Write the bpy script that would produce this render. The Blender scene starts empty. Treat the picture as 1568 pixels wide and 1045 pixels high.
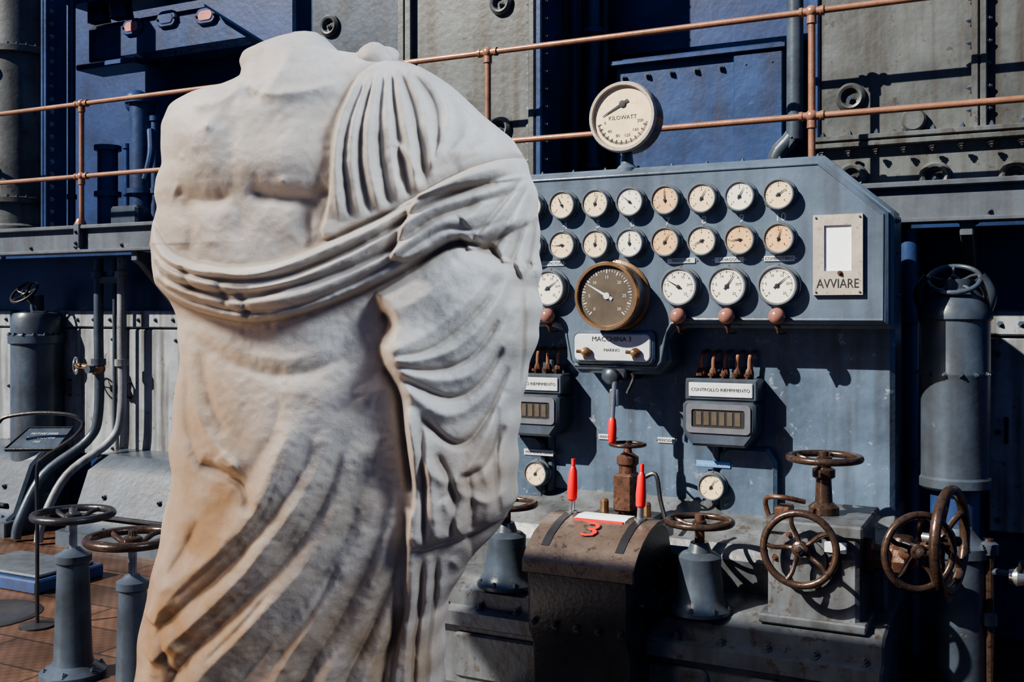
import bpy, bmesh, math, random
import numpy as np
from mathutils import Vector, Matrix
random.seed(4); np.random.seed(4)
scene = bpy.context.scene
V = Vector
CAM_H = 1.65
YAW = math.radians(26.7)
FWD = V((-math.sin(YAW), math.cos(YAW), 0)); RGT = V((math.cos(YAW), math.sin(YAW), 0))
# survey helper: photo measurement (784,478 = principal point / horizon, 1600 = focal) -> world on wall-parallel plane Y=D
def W(px, py, D):
    u = (px-784)/1600; v = (478-py)/1600
    d = FWD + RGT*u + V((0,0,v)); t = D/d.y
    return V((d.x*t, D, CAM_H+v*t))
def G(px, py):   # point on the floor
    t = 1600*CAM_H/(py-478); u = (px-784)/1600
    p = (FWD+RGT*u)*t; return V((p.x, p.y, 0))

# ------------------------------------------------------------------ materials
def nodes_new(name):
    m = bpy.data.materials.new(name); m.use_nodes = True
    nt = m.node_tree; b = nt.nodes['Principled BSDF']
    return m, nt, b
def paint(name, col, rough=.5, var=.3, scale=5, chip=None, chipamt=.62, bump=.12, metal=0., bscale=60, streak=0.):
    m, nt, b = nodes_new(name); N = nt.nodes; L = nt.links
    tc = N.new('ShaderNodeTexCoord')
    n1 = N.new('ShaderNodeTexNoise'); n1.inputs['Scale'].default_value = scale; n1.inputs['Detail'].default_value = 8; n1.inputs['Roughness'].default_value=.65
    L.new(tc.outputs['Object'], n1.inputs['Vector'])
    cr = N.new('ShaderNodeValToRGB')
    cr.color_ramp.elements[0].position=.3; cr.color_ramp.elements[1].position=.7
    cr.color_ramp.elements[0].color = (*[c*(1-var) for c in col],1); cr.color_ramp.elements[1].color=(*[min(1,c*(1+var)) for c in col],1)
    L.new(n1.outputs['Fac'], cr.inputs['Fac']); out = cr.outputs['Color']
    if streak>0:   # vertical grime runs
        mp=N.new('ShaderNodeMapping'); mp.inputs['Scale'].default_value=(9,9,.7); L.new(tc.outputs['Object'],mp.inputs[0])
        ns=N.new('ShaderNodeTexNoise'); ns.inputs['Scale'].default_value=1.6; ns.inputs['Detail'].default_value=7; L.new(mp.outputs[0],ns.inputs['Vector'])
        rs=N.new('ShaderNodeValToRGB'); rs.color_ramp.elements[0].position=.45; rs.color_ramp.elements[1].position=.68; rs.color_ramp.elements[0].color=(0,0,0,1); rs.color_ramp.elements[1].color=(streak,streak,streak,1)
        L.new(ns.outputs['Fac'],rs.inputs[0]); ms=N.new('ShaderNodeMixRGB'); L.new(rs.outputs[0],ms.inputs[0]); L.new(out,ms.inputs[1]); ms.inputs[2].default_value=(.04,.03,.022,1); out=ms.outputs[0]
    if chip is not None:
        n2 = N.new('ShaderNodeTexNoise'); n2.inputs['Scale'].default_value = scale*4.5; n2.inputs['Detail'].default_value=10; n2.inputs['Roughness'].default_value=.7
        L.new(tc.outputs['Object'], n2.inputs['Vector'])
        r2 = N.new('ShaderNodeValToRGB'); r2.color_ramp.elements[0].position=chipamt; r2.color_ramp.elements[1].position=chipamt+.06
        r2.color_ramp.elements[0].color=(0,0,0,1); r2.color_ramp.elements[1].color=(.8,.8,.8,1)
        L.new(n2.outputs['Fac'], r2.inputs['Fac'])
        mx = N.new('ShaderNodeMixRGB'); L.new(r2.outputs['Color'], mx.inputs['Fac']); L.new(out, mx.inputs['Color1']); mx.inputs['Color2'].default_value=(*chip,1)
        out = mx.outputs['Color']
    L.new(out, b.inputs['Base Color'])
    b.inputs['Roughness'].default_value = rough; b.inputs['Metallic'].default_value = metal
    if bump>0:
        n3 = N.new('ShaderNodeTexNoise'); n3.inputs['Scale'].default_value=bscale; n3.inputs['Detail'].default_value=4
        L.new(tc.outputs['Object'], n3.inputs['Vector'])
        bp = N.new('ShaderNodeBump'); bp.inputs['Strength'].default_value=bump; bp.inputs['Distance'].default_value=.006
        L.new(n3.outputs['Fac'], bp.inputs['Height']); L.new(bp.outputs['Normal'], b.inputs['Normal'])
    return m
M = {}
M['board'] = paint('board_paint',(.098,.132,.178),.30,.24,3,(.22,.25,.29),.65,.2,0,35,.35)
M['board2']= paint('body_paint',(.082,.118,.170),.32,.42,3.5,(.26,.29,.32),.60,.3,0,30,.5)
M['base']  = paint('base_paint',(.098,.108,.118),.38,.5,4,(.05,.034,.022),.56,.35,0,30,.5)
M['grey']  = paint('casing_grey',(.080,.088,.088),.40,.5,2.5,(.04,.03,.022),.585,.3,0,25,.75)
M['plate'] = paint('casing_plate',(.24,.26,.28),.45,.4,3,(.08,.06,.045),.60,.25,0,25,.75)
M['navy']  = paint('navy_shade_paint',(.012,.030,.10),.38,.45,3,(.025,.045,.12),.64,.2,0,25)  # base colour made bluer and darker to carry blue ambient and upper-level shade
M['blue']  = paint('blue_paint',(.022,.046,.122),.34,.45,3,(.06,.075,.12),.62,.25,0,25,.4)
M['slate'] = paint('slate_paint',(.052,.068,.090),.32,.45,4,(.14,.145,.15),.65,.2,0,30,.4)
M['walk']  = paint('walkway_paint',(.078,.092,.110),.42,.35,3,(.17,.17,.17),.64,.2,0,25,.35)
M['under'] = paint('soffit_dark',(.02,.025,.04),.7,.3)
M['blocker']  = paint('blocker_plaster',(.25,.25,.25),.8,.1)
M['copper']= paint('rail_copper_paint',(.31,.155,.095),.30,.3,6,(.14,.07,.045),.60,.15,.3)
M['brown'] = paint('wheel_bronze',(.075,.048,.036),.26,.45,14,(.022,.018,.018),.55,.2,.5)
M['brown2']= paint('drum_brown',(.115,.085,.066),.36,.45,6,(.03,.025,.022),.56,.3,.2)
M['black'] = paint('black_iron',(.026,.025,.028),.34,.4,8,(.06,.045,.035),.64,.2,.1)
M['rust']  = paint('rust_iron',(.11,.055,.036),.42,.5,14,(.03,.02,.015),.54,.3,.3)
M['brass'] = paint('brass',(.28,.17,.09),.32,.3,20,None,.6,.1,.7)
M['steel'] = paint('steel',(.38,.39,.40),.26,.2,12,None,.6,.05,.8)
M['bezel'] = paint('gauge_bezel',(.15,.17,.19),.26,.2,12,None,.6,.05,.3)
M['white'] = paint('dial_white',(.78,.75,.63),.42,.12,9,(.6,.46,.28),.60,0)
M['cream'] = paint('dial_cream',(.78,.62,.39),.42,.18,12,(.55,.34,.16),.60,0)
M['orange']= paint('dial_orange',(.72,.45,.22),.42,.24,14,(.45,.24,.10),.58,0)
M['dark']  = paint('dial_dark',(.095,.078,.058),.3,.3,8,None,.6,0)
M['ink']   = paint('ink',(.015,.015,.018),.5,.1)
M['red']   = paint('red_grip',(.75,.012,.012),.32,.12,8,None,.6,.05)
M['knob']  = paint('lamp_knob',(.27,.13,.10),.28,.25,14,None,.6,.05)
M['label'] = paint('label_enamel',(.54,.57,.58),.38,.15,12,None,.6,0)
M['bluelabel']=paint('label_blue',(.08,.25,.55),.4,.1)
M['paper'] = paint('paper',(.85,.88,.92),.6,.04)
M['frame'] = paint('frame_aged',(.36,.32,.27),.5,.2,14,(.16,.11,.08),.58,.1)
M['pink']  = paint('pink_plate',(.4,.13,.13),.6,.3,10)

# ------------------------------------------------------------------ mesh builder
_txt = {}
def text_geo(s):
    if s in _txt: return _txt[s]
    cu = bpy.data.curves.new('t','FONT'); cu.body=s; cu.align_x='CENTER'; cu.align_y='CENTER'; cu.size=1; cu.resolution_u=2
    ob = bpy.data.objects.new('t',cu); bpy.context.collection.objects.link(ob)
    dg = bpy.context.evaluated_depsgraph_get(); me = bpy.data.meshes.new_from_object(ob.evaluated_get(dg))
    vs=[tuple(v.co) for v in me.vertices]; fs=[tuple(p.vertices) for p in me.polygons]
    bpy.data.objects.remove(ob); bpy.data.meshes.remove(me); _txt[s]=(vs,fs); return _txt[s]
def frame(n):
    n=V(n).normalized(); a=V((0,0,1)) if abs(n.z)<.9 else V((0,1,0))
    r=a.cross(n).normalized(); u=n.cross(r).normalized(); return r,u,n
def catmull(pts,k=8,closed=False):
    P=[V(p) for p in pts]; n=len(P); out=[]
    rng = n if closed else n-1
    for i in range(rng):
        if closed: a,b,c,d=P[(i-1)%n],P[i],P[(i+1)%n],P[(i+2)%n]
        else: a,b,c,d=P[max(i-1,0)],P[i],P[i+1],P[min(i+2,n-1)]
        for j in range(k):
            t=j/k; out.append(.5*((2*b)+(c-a)*t+(2*a-5*b+4*c-d)*t*t+(3*b-a-3*c+d)*t**3))
    if not closed: out.append(P[-1])
    return out
class B:
    def __init__(s): s.v=[]; s.f=[]; s.m=[]; s.mats=[]
    def mi(s,k):
        if k not in s.mats: s.mats.append(k)
        return s.mats.index(k)
    def add(s,vs,fs,mat):
        o=len(s.v); s.v+= [tuple(v) for v in vs]; i=s.mi(mat)
        for f in fs: s.f.append(tuple(o+k for k in f)); s.m.append(i)
    def box(s,lo,hi,mat,bev=.006,rot=None,piv=None):
        lo=V(lo);hi=V(hi); lo,hi=V([min(a,b) for a,b in zip(lo,hi)]),V([max(a,b) for a,b in zip(lo,hi)])
        bev=min(bev,min(hi-lo)*.45); c=(lo+hi)/2; h=(hi-lo)/2; pts=[];idx={}
        for sx in(-1,1):
            for sy in(-1,1):
                for sz in(-1,1):
                    for a in range(3):
                        q=[h.x-bev,h.y-bev,h.z-bev]; q[a]+=bev
                        idx[(sx,sy,sz,a)]=len(pts); pts.append(c+V((sx*q[0],sy*q[1],sz*q[2])))
        fs=[]
        def face(ids):
            p=[pts[i] for i in ids]; n=(p[1]-p[0]).cross(p[2]-p[0]); m=sum(p,V((0,0,0)))/len(p)
            fs.append(ids if n.dot(m-c)>0 else ids[::-1])
        for a in range(3):
            b_,d_=[k for k in range(3) if k!=a]
            for sa in(-1,1):
                ids=[]
                for sb,sd in((-1,-1),(1,-1),(1,1),(-1,1)):
                    k=[0,0,0];k[a]=sa;k[b_]=sb;k[d_]=sd; ids.append(idx[(*k,a)])
                face(ids)
            for sb in(-1,1):
                for sd in(-1,1):
                    ids=[]
                    for sa,w in((-1,b_),(1,b_),(1,d_),(-1,d_)):
                        k=[0,0,0];k[a]=sa;k[b_]=sb;k[d_]=sd; ids.append(idx[(*k,w)])
                    face(ids)
        for sx in(-1,1):
            for sy in(-1,1):
                for sz in(-1,1): face([idx[(sx,sy,sz,a)] for a in range(3)])
        if rot is not None:
            piv=V(piv) if piv is not None else c
            pts=[piv+rot@(p-piv) for p in pts]
        s.add(pts,fs,mat)
    def lathe(s,prof,o,axis,mat,seg=28,ph=0,cap=True):
        r,u,n=frame(axis); o=V(o); vs=[];rings=[]
        for (R,h) in prof:
            if R<1e-6: rings.append([len(vs)]); vs.append(o+n*h)
            else:
                ring=[]
                for i in range(seg):
                    a=2*math.pi*i/seg+ph; ring.append(len(vs)); vs.append(o+n*h+r*(R*math.cos(a))+u*(R*math.sin(a)))
                rings.append(ring)
        fs=[]
        for A,C in zip(rings,rings[1:]):
            for i in range(seg):
                j=(i+1)%seg
                if len(A)==1 and len(C)==1: continue
                if len(A)==1: fs.append((A[0],C[i],C[j]))
                elif len(C)==1: fs.append((A[i],A[j],C[0]))
                else: fs.append((A[i],A[j],C[j],C[i]))
        if cap:
            if len(rings[0])>1: fs.append(tuple(rings[0][::-1]))
            if len(rings[-1])>1: fs.append(tuple(rings[-1]))
        s.add(vs,fs,mat)
    def cyl(s,a,b,r,mat,seg=20,r2=None):
        a=V(a);b=V(b); L=(b-a).length; r2=r if r2 is None else r2
        s.lathe([(r,0),(r2,L)],a,b-a,mat,seg)
    def bolt(s,p,n,r,mat='slate'): s.lathe([(r*1.5,0),(r*1.5,r*.3),(r,r*.3),(r,r*1.2),(r*.55,r*1.2),(r*.5,r*1.9)],p,n,mat,6)
    def ball(s,c,r,mat,seg=20,sq=1.,axis=(0,0,1)):
        s.lathe([(r*math.sin(math.pi*i/10),-r*sq*math.cos(math.pi*i/10)) for i in range(11)],c,axis,mat,seg)
    def tube(s,pts,r,mat,seg=10,closed=False,sm=0,rr=None):
        P=[V(p) for p in pts]
        if sm: P=catmull(P,sm,closed)
        n=len(P); T=[]
        for i in range(n):
            a=P[(i-1)%n] if (closed or i>0) else P[i]; b=P[(i+1)%n] if (closed or i<n-1) else P[i]
            T.append((b-a).normalized())
        r0=frame(T[0])[0]; vs=[]; 
        for i in range(n):
            r0=(r0-T[i]*r0.dot(T[i])).normalized(); u=T[i].cross(r0)
            R=r if rr is None else r*rr(i/(n-1))
            for k in range(seg):
                a=2*math.pi*k/seg; vs.append(P[i]+r0*(R*math.cos(a))+u*(R*math.sin(a)))
        fs=[]
        for i in range(n if closed else n-1):
            j=(i+1)%n
            for k in range(seg):
                l=(k+1)%seg; fs.append((i*seg+k,i*seg+l,j*seg+l,j*seg+k))
        if not closed:
            fs.append(tuple(range(seg))[::-1]); fs.append(tuple(range((n-1)*seg,n*seg)))
        s.add(vs,fs,mat)
    def prism(s,poly,y0,y1,mat,bev=.01,axis='y'):
        n=len(poly); P=[V((p[0],p[1])) for p in poly]
        A=sum(P[i].x*P[(i+1)%n].y-P[(i+1)%n].x*P[i].y for i in range(n))
        if A<0: P=P[::-1]
        ins=[]
        for i in range(n):
            a,b,c=P[i-1],P[i],P[(i+1)%n]; d1=(b-a).normalized(); d2=(c-b).normalized()
            n1=V((-d1.y,d1.x)); n2=V((-d2.y,d2.x)); m=(n1+n2); m=m/max(.3,m.dot(n1)) if m.length>1e-6 else n1
            ins.append(b+m*bev)
        def mk(p,t): return (p.x,t,p.y) if axis=='y' else (t,p.x,p.y)
        lev=[(P,y1-bev),(P,y0+bev),(ins,y0)]
        vs=[mk(p,y1) for p in ins]
        for Q,t in lev: vs+=[mk(p,t) for p in Q]
        fs=[]
        for k in range(3):
            for i in range(n):
                j=(i+1)%n; fs.append((k*n+i,k*n+j,(k+1)*n+j,(k+1)*n+i))
        fs.append(tuple(range(3*n,4*n))); fs.append(tuple(range(n))[::-1])
        s.add(vs,fs,mat)
    def ring(s,P,Q,y0,y1,mat):   # frame between two matched outlines in (x,z)
        n=len(P); vs=[(p[0],y0,p[1]) for p in P]+[(p[0],y0,p[1]) for p in Q]+[(p[0],y1,p[1]) for p in P]+[(p[0],y1,p[1]) for p in Q]; fs=[]
        for i in range(n):
            j=(i+1)%n; fs+=[(i,j,n+j,n+i),(2*n+i,2*n+j,j,i),(n+i,n+j,3*n+j,3*n+i)]
        s.add(vs,fs,mat)
    def text(s,st,p,size,mat='ink',right=(1,0,0),up=(0,0,1),sx=1.):
        vs,fs=text_geo(st); p=V(p);r=V(right);u=V(up)
        s.add([p+r*(v[0]*size*sx)+u*(v[1]*size) for v in vs],fs,mat)
    def done(s,name,parent=None,sharp=35):
        vs=s.v; xs=[v[0] for v in vs];ys=[v[1] for v in vs];zs=[v[2] for v in vs]
        o=V(((min(xs)+max(xs))/2,(min(ys)+max(ys))/2,min(zs)))
        me=bpy.data.meshes.new(name); me.from_pydata([tuple(V(v)-o) for v in vs],[],s.f)
        for k in s.mats: me.materials.append(M[k])
        me.polygons.foreach_set('material_index',s.m)
        bm=bmesh.new(); bm.from_mesh(me); bmesh.ops.recalc_face_normals(bm,faces=bm.faces); bm.to_mesh(me); bm.free()
        me.polygons.foreach_set('use_smooth',[True]*len(me.polygons)); me.set_sharp_from_angle(angle=math.radians(sharp))
        me.update(); ob=bpy.data.objects.new(name,me); bpy.context.collection.objects.link(ob)
        ob.location=o
        if parent is not None:
            ob.parent=parent; ob.location=o-parent.location
        return ob

def rbox(cx,cz,w,h,r,k=5):
    out=[]
    for (sx,sz,a0) in((1,-1,-90),(1,1,0),(-1,1,90),(-1,-1,180)):
        for i in range(k+1):
            a=math.radians(a0+90*i/k); out.append((cx+sx*(w/2-r)+r*math.cos(a),cz+sz*(h/2-r)+r*math.sin(a)))
    return out

# ------------------------------------------------------------------ parts library
def gauge(c,r,face,needle,nums=None,depth=.05,bez='bezel',ticks=25,ink='ink',word=None,flange=True,a0=225,a1=-45,hub=0.,side=None):
    b=B(); c=V(c); n=V((0,-1,0))
    if flange: b.lathe([(r*1.12,0),(r*1.12,.008),(r*1.08,.012)],c,n,bez,36)
    b.lathe([(r*1.0,0),(r*1.03,depth*.6),(r*1.04,depth*.85)],c,n,side or bez,40,cap=False)
    b.lathe([(r*1.04,depth*.85),(r*1.0,depth),(r*.92,depth),(r*.89,depth*.9),(r*.89,depth*.86)],c,n,bez,40,cap=False)
    b.lathe([(r*.9,depth*.86),(0,depth*.86)],c,n,face,40,cap=False)
    fp=c+n*(depth*.86+.0012)
    for i in range(ticks):
        a=math.radians(a0+(a1-a0)*i/(ticks-1)); maj=(i%4==0); d=V((math.cos(a),0,math.sin(a)))
        L=.12 if maj else .07; w=.018 if maj else .009; t=V((-d.z,0,d.x))
        p0=fp+d*r*(.80-L); p1=fp+d*r*.80
        b.add([p0-t*w*r,p0+t*w*r,p1+t*w*r,p1-t*w*r],[(0,1,2,3)],ink)
    if nums:
        for i,s_ in enumerate(nums):
            a=math.radians(a0+(a1-a0)*i/(len(nums)-1)); d=V((math.cos(a),0,math.sin(a)))
            b.text(s_,fp+d*r*.56,r*(.2 if r<.12 else .13),ink)
    if word: b.text(word,fp+V((0,0,-r*.02)),r*.17,ink)
    hp=fp+V((0,0,r*hub))
    a=math.radians(needle); d=V((math.cos(a),0,math.sin(a))); t=V((-d.z,0,d.x)); q=hp+n*.003
    b.add([q-d*r*.2-t*r*.05,q-d*r*.2+t*r*.05,q+d*r*.7+t*r*.012,q+d*r*.7-t*r*.012],[(0,1,2,3)],ink)
    b.lathe([(r*.10,0),(r*.10,.005),(0,.006)],hp,n,ink,16)
    if flange:
        for k in range(3):
            a=math.radians(90+120*k); b.bolt(c+V((math.cos(a)*r*1.09,-.008,math.sin(a)*r*1.09)),n,.004,bez)
    return b
def wheel(b,c,axis,R,mat='brown',spokes=5,r=None,dish=.25,ph=0.3,hub=None):
    rt,u,n=frame(axis); c=V(c); r=r or R*.095
    pts=[c+rt*(R-r)*math.cos(2*math.pi*i/48)+u*(R-r)*math.sin(2*math.pi*i/48) for i in range(48)]
    b.tube(pts,r,mat,12,closed=True)
    for k in range(spokes):
        a=2*math.pi*k/spokes+ph
        def q(rad,da,h): return c+(rt*math.cos(a+da)+u*math.sin(a+da))*rad+n*h
        P=[q(R*.1,0,-R*dish*.4),q(R*.35,.10,-R*dish*.45),q(R*.65,.14,-R*dish*.15),q(R-r,.05,0)]
        b.tube(P,R*.06,mat,8,sm=5)
    h=hub or R*.2
    b.lathe([(h*.9,-R*.22),(h,-R*.15),(h,R*.02),(h*.7,R*.06),(h*.45,R*.06),(h*.45,R*.16),(h*.2,R*.2)],c,n,mat,16)
    return b

# ================================================================== ROOM
b=B(); b.box((-16,-9,-.12),(9,9,0),'under',.01); floor=b.done('floor')
def tile_mat():
    m,nt,p=nodes_new('floor_plates'); N=nt.nodes;L=nt.links
    tc=N.new('ShaderNodeTexCoord'); mp=N.new('ShaderNodeMapping'); L.new(tc.outputs['Object'],mp.inputs[0])
    br=N.new('ShaderNodeTexBrick'); br.offset=.5; br.inputs['Scale'].default_value=1.; br.inputs['Brick Width'].default_value=1.1; br.inputs['Row Height'].default_value=.3
    br.inputs['Mortar Size'].default_value=.008; br.inputs['Color1'].default_value=(.17,.090,.055,1); br.inputs['Color2'].default_value=(.10,.058,.040,1); br.inputs['Mortar'].default_value=(.04,.026,.02,1)
    L.new(mp.outputs[0],br.inputs['Vector'])
    ck=N.new('ShaderNodeTexChecker'); ck.inputs['Scale'].default_value=30; ck.inputs['Color1'].default_value=(1,1,1,1); ck.inputs['Color2'].default_value=(.6,.56,.53,1); L.new(mp.outputs[0],ck.inputs['Vector'])
    mx=N.new('ShaderNodeMixRGB'); mx.blend_type='MULTIPLY'; mx.inputs[0].default_value=.6; L.new(br.outputs['Color'],mx.inputs[1]); L.new(ck.outputs['Color'],mx.inputs[2])
    nz=N.new('ShaderNodeTexNoise'); nz.inputs['Scale'].default_value=3; nz.inputs['Detail'].default_value=8; L.new(mp.outputs[0],nz.inputs['Vector'])
    rz=N.new('ShaderNodeValToRGB'); rz.color_ramp.elements[0].position=.35; rz.color_ramp.elements[0].color=(.45,.42,.4,1); rz.color_ramp.elements[1].position=.65; rz.color_ramp.elements[1].color=(1,1,1,1); L.new(nz.outputs['Fac'],rz.inputs[0])
    m2=N.new('ShaderNodeMixRGB'); m2.blend_type='MULTIPLY'; m2.inputs[0].default_value=1; L.new(mx.outputs[0],m2.inputs[1]); L.new(rz.outputs[0],m2.inputs[2])
    L.new(m2.outputs[0],p.inputs['Base Color']); p.inputs['Roughness'].default_value=.42
    return m
floor.data.materials[0]=tile_mat()
b=B(); b.box((-16,6.9,0),(9,7.05,6),'navy',.01); b.done('wall_back')
b=B(); b.box((-6.3,-9,5.0),(9,-.98,5.25),'blocker',.01); b.box((-16,-9,5.0),(-6.3,-3.2,5.25),'blocker',.01)  # unseen slabs added to keep sun off the statue, open toward the board
for x in range(-14,9,3): b.box((x,-9,4.75),(x+.25,-1.0 if x>-6 else -3.25,5.0),'blocker',.01)
b.done('sun_blocker_slab')

# ================================================================== WALKWAY + RAILING
ZB,ZT=2.07,2.27
b=B()
b.box((-12,5.3,ZB),(4,5.36,ZT),'walk',.012); b.box((-12,5.26,ZT-.03),(4,5.36,ZT),'walk',.006); b.box((-12,5.26,ZB),(4,5.36,ZB+.025),'walk',.006)
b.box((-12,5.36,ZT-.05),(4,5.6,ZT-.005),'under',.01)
for i in range(34):
    x=-11.7+i*.46; b.bolt((x,5.3,ZB+.05),(0,-1,0),.011,'walk')
for px in (205,1480):
    p=W(px,392,5.3); b.prism([(5.3,ZB),(5.75,ZB),(5.75,ZB-.38),(5.68,ZB-.38),(5.36,ZB-.09),(5.3,ZB-.06)],p.x-.03,p.x+.03,'walk',.006,axis='x')
b.done('walkway')
ZR1,ZR2=1.65+.2815*5.3,1.65+.1835*5.3
b=B()
for z in(ZR1,ZR2): b.tube([(-12,5.3,z),(4,5.3,z)],.017,'copper',12)
posts=[-9.8,-7.96,W(125,200,5.3).x,-4.45,W(747,120,5.3).x,W(1243,120,5.3).x,.86,2.6]
for x in posts:
    b.cyl((x,5.3,ZT-.02),(x,5.3,ZR1),.018,'copper')
    for z in(ZR1,ZR2):
        b.ball((x,5.3,z),.032,'copper'); b.lathe([(.025,-.06),(.025,-.045),(.021,-.04),(.021,.04),(.025,.045),(.025,.06)],(x,5.3,z),(1,0,0),'copper',14)
        b.lathe([(.025,-.06),(.022,0)],(x,5.3,z),(0,0,1),'copper',14)
    b.box((x-.03,5.25,ZB+.04),(x+.03,5.31,ZT+.01),'walk',.006)
    b.lathe([(.04,0),(.04,.02),(.026,.05)],(x,5.29,ZT-.005),(0,0,1),'copper',14)
    for z in(ZB+.07,ZT-.05): b.bolt((x,5.25,z),(0,-1,0),.01)
b.done('guard_railing')

# ================================================================== ENGINE CASING (upper)
def port(b,c,r=.07,mat='grey'):
    c=V(c); b.lathe([(r*1.25,0),(r*1.2,.02),(r*.95,.035),(r*.75,.03),(r*.6,.005),(r*.55,.004)],c,(0,-1,0),mat,24,cap=False)
    b.lathe([(r*.57,.004),(0,.003)],c,(0,-1,0),'ink',20,cap=False)  # dark disc coloured in for the shade inside the hole
    b.bolt(c+V((.0,-.004,-.01)),(0,-1,0),r*.25)
def boltrow(b,p0,p1,n,r,nv=(0,-1,0),mat='slate'):
    p0=V(p0);p1=V(p1)
    for i in range(n): b.bolt(p0+(p1-p0)*(i/(n-1) if n>1 else 0),nv,r,mat)
def X(px,D): return W(px,478,D).x
D=5.62; b=B(); xl=X(1247,D)
b.box((xl,D,2.25),(3.6,6.6,4.6),'grey',.02)
zf=W(1400,213,D).z
b.box((xl-.02,D-.06,zf-.03),(3.6,D,zf+.0),'grey',.006); b.box((xl-.02,D-.06,zf+.006),(3.6,D,zf+.035),'grey',.006)
boltrow(b,(xl+.05,D-.06,zf-.05),(3.4,D-.06,zf-.05),34,.013,(0,-.2,-1),'black'); boltrow(b,(xl+.05,D-.03,zf+.035),(3.4,D-.03,zf+.035),34,.013,(0,0,1))
xv=X(1500,D)
b.box((xv-.035,D-.05,zf+.03),(xv-.002,D,4.5),'grey',.005); b.box((xv+.004,D-.05,zf+.03),(xv+.035,D,4.5),'grey',.005)
for i in range(16): b.bolt((xv-.035,D-.025,zf+.12+i*.11),(-1,0,0),.012); 
for i in range(16): b.bolt((xv+.035,D-.025,zf+.12+i*.11),(1,0,0),.012)
for px,py in((1303,150),(1432,270),(1305,272),(1555,270)):
    p=W(px,py,D); port(b,(p.x,D,p.z),.062)
p=W(1400,185,D); b.lathe([(.06,0),(.06,.04),(.05,.05)],(p.x,D,p.z),(0,-1,0),'grey')
b.box((xl-.03,D-.02,2.3),(xl+.03,D+.5,4.5),'blue',.01)
b.done('engine_casing')
D=5.72; b=B(); xa,xm,xr=X(470,D),X(630,D),X(828,D)
b.box((xa,D,2.25),(xm-.005,6.5,4.7),'slate',.05); b.box((xm+.005,D-.05,2.25),(xr,6.5,4.7),'grey',.03)
b.box((xm-.05,D-.09,2.25),(xm-.002,D,4.7),'grey',.005); b.box((xm+.004,D-.09,2.25),(xm+.05,D,4.7),'grey',.005)
b.box((xr-.04,D-.1,2.25),(xr+.005,D+.2,4.7),'grey',.008); b.box((xr+.01,D-.1,2.25),(xr+.05,D+.2,4.7),'blue',.008)
for i in range(22):
    b.bolt((xr-.04,D-.06,2.35+i*.105),(-1,0,0),.014,'steel'); b.bolt((xr+.05,D-.06,2.35+i*.105),(1,0,0),.014,'slate'); b.bolt((xm-.05,D-.05,2.35+i*.14),(-1,0,0),.012)
for px,py in((506,40),(766,197),(720,330),(768,5)):
    p=W(px,py,D-.05 if px>630 else D); port(b,p,.062,'grey')
b.box((xa-.03,D-.03,2.98),(xm-.06,D,3.0),'slate',.004)
b.done('engine_casing')
D=5.95; b=B()
for cxp,rr_,mt in((30,.27,'grey'),(-170,.27,'grey')):
    x=X(cxp,D); z1=W(30,62,D-.27).z; z0=2.25
    b.lathe([(rr_+.03,0),(rr_+.03,.1),(rr_,.12),(rr_,.28),(rr_+.05,.29),(rr_+.05,.33),(rr_,.34),(rr_,z1-z0-.06),(rr_+.05,z1-z0-.05),(rr_+.05,z1-z0),(rr_-.02,z1-z0+.02),(rr_-.02,2.4)],(x,D,z0),(0,0,1),mt,40)
    for i in range(26):
        a=2*math.pi*i/26
        for z in(z0+.33,z1): b.bolt((x+math.cos(a)*(rr_+.025),D+math.sin(a)*(rr_+.025),z),(0,0,1),.012)
    for z in(W(34,102,D-.27).z,W(34,257,D-.27).z): port(b,(x+.01,D-rr_+.006,z),.06)
x=X(82,D-.1); b.box((x-.03,D-.2,2.25),(x+.0,D,4.6),'blue',.005); b.box((x+.005,D-.2,2.25),(x+.035,D,4.6),'blue',.005)
for i in range(20): b.bolt((x+.035,D-.15,2.35+i*.1),(1,0,0),.013,'steel')
b.done('engine_cylinder')
D=6.05; b=B(); xa,xb=X(942,D),X(1200,D); zt=W(1060,78,D).z
b.box((xa,D,2.25),(xb,6.8,zt),'blue',.015); b.box((xa-.02,D-.05,zt-.05),(xb+.02,D,zt-.02),'blue',.005)
boltrow(b,(xa+.06,D-.01,zt-.12),(xb-.06,D-.01,zt-.12),7,.013); boltrow(b,(xa+.06,D-.01,2.4),(xb-.06,D-.01,2.4),9,.014)
xm=X(1125,D); b.box((xm,D-.03,2.25),(xb,D,zt-.06),'blue',.006)
b.box((xa-.3,D+.4,zt+.1),(xb+.3,D+.7,zt+.8),'navy',.03)
b.done('oil_tank')
b=B()
for px,D_,r in((858,6.1,.035),(880,6.2,.05),(908,6.1,.045),(925,6.3,.03)):
    x=X(px,D_); b.tube([(x,D_,2.2),(x,D_,4.7)],r,'blue',14); b.lathe([(r*1.6,0),(r*1.6,.03)],(x,D_,2.55),(0,0,1),'navy',14); b.lathe([(r*1.6,0),(r*1.6,.03)],(x,D_,3.4),(0,0,1),'navy',14)
x=X(1214,5.7); b.tube([(x,5.75,4.7),(x,5.75,2.75),(x-.02,5.75,2.6),(x-.1,5.75,2.5),(x-.12,5.75,2.3)],.045,'slate',14,sm=4)
b.done('pipe_cluster')
b=B(); D=6.4; 
za,zb=W(250,85,D).z,W(250,18,D).z
b.box((X(130,D),D,za),(X(470,D),D+.3,zb),'blue',.05)
b.box((X(130,D),D-.1,za-.05),(X(220,D),D+.2,za),'navy',.01)
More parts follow.
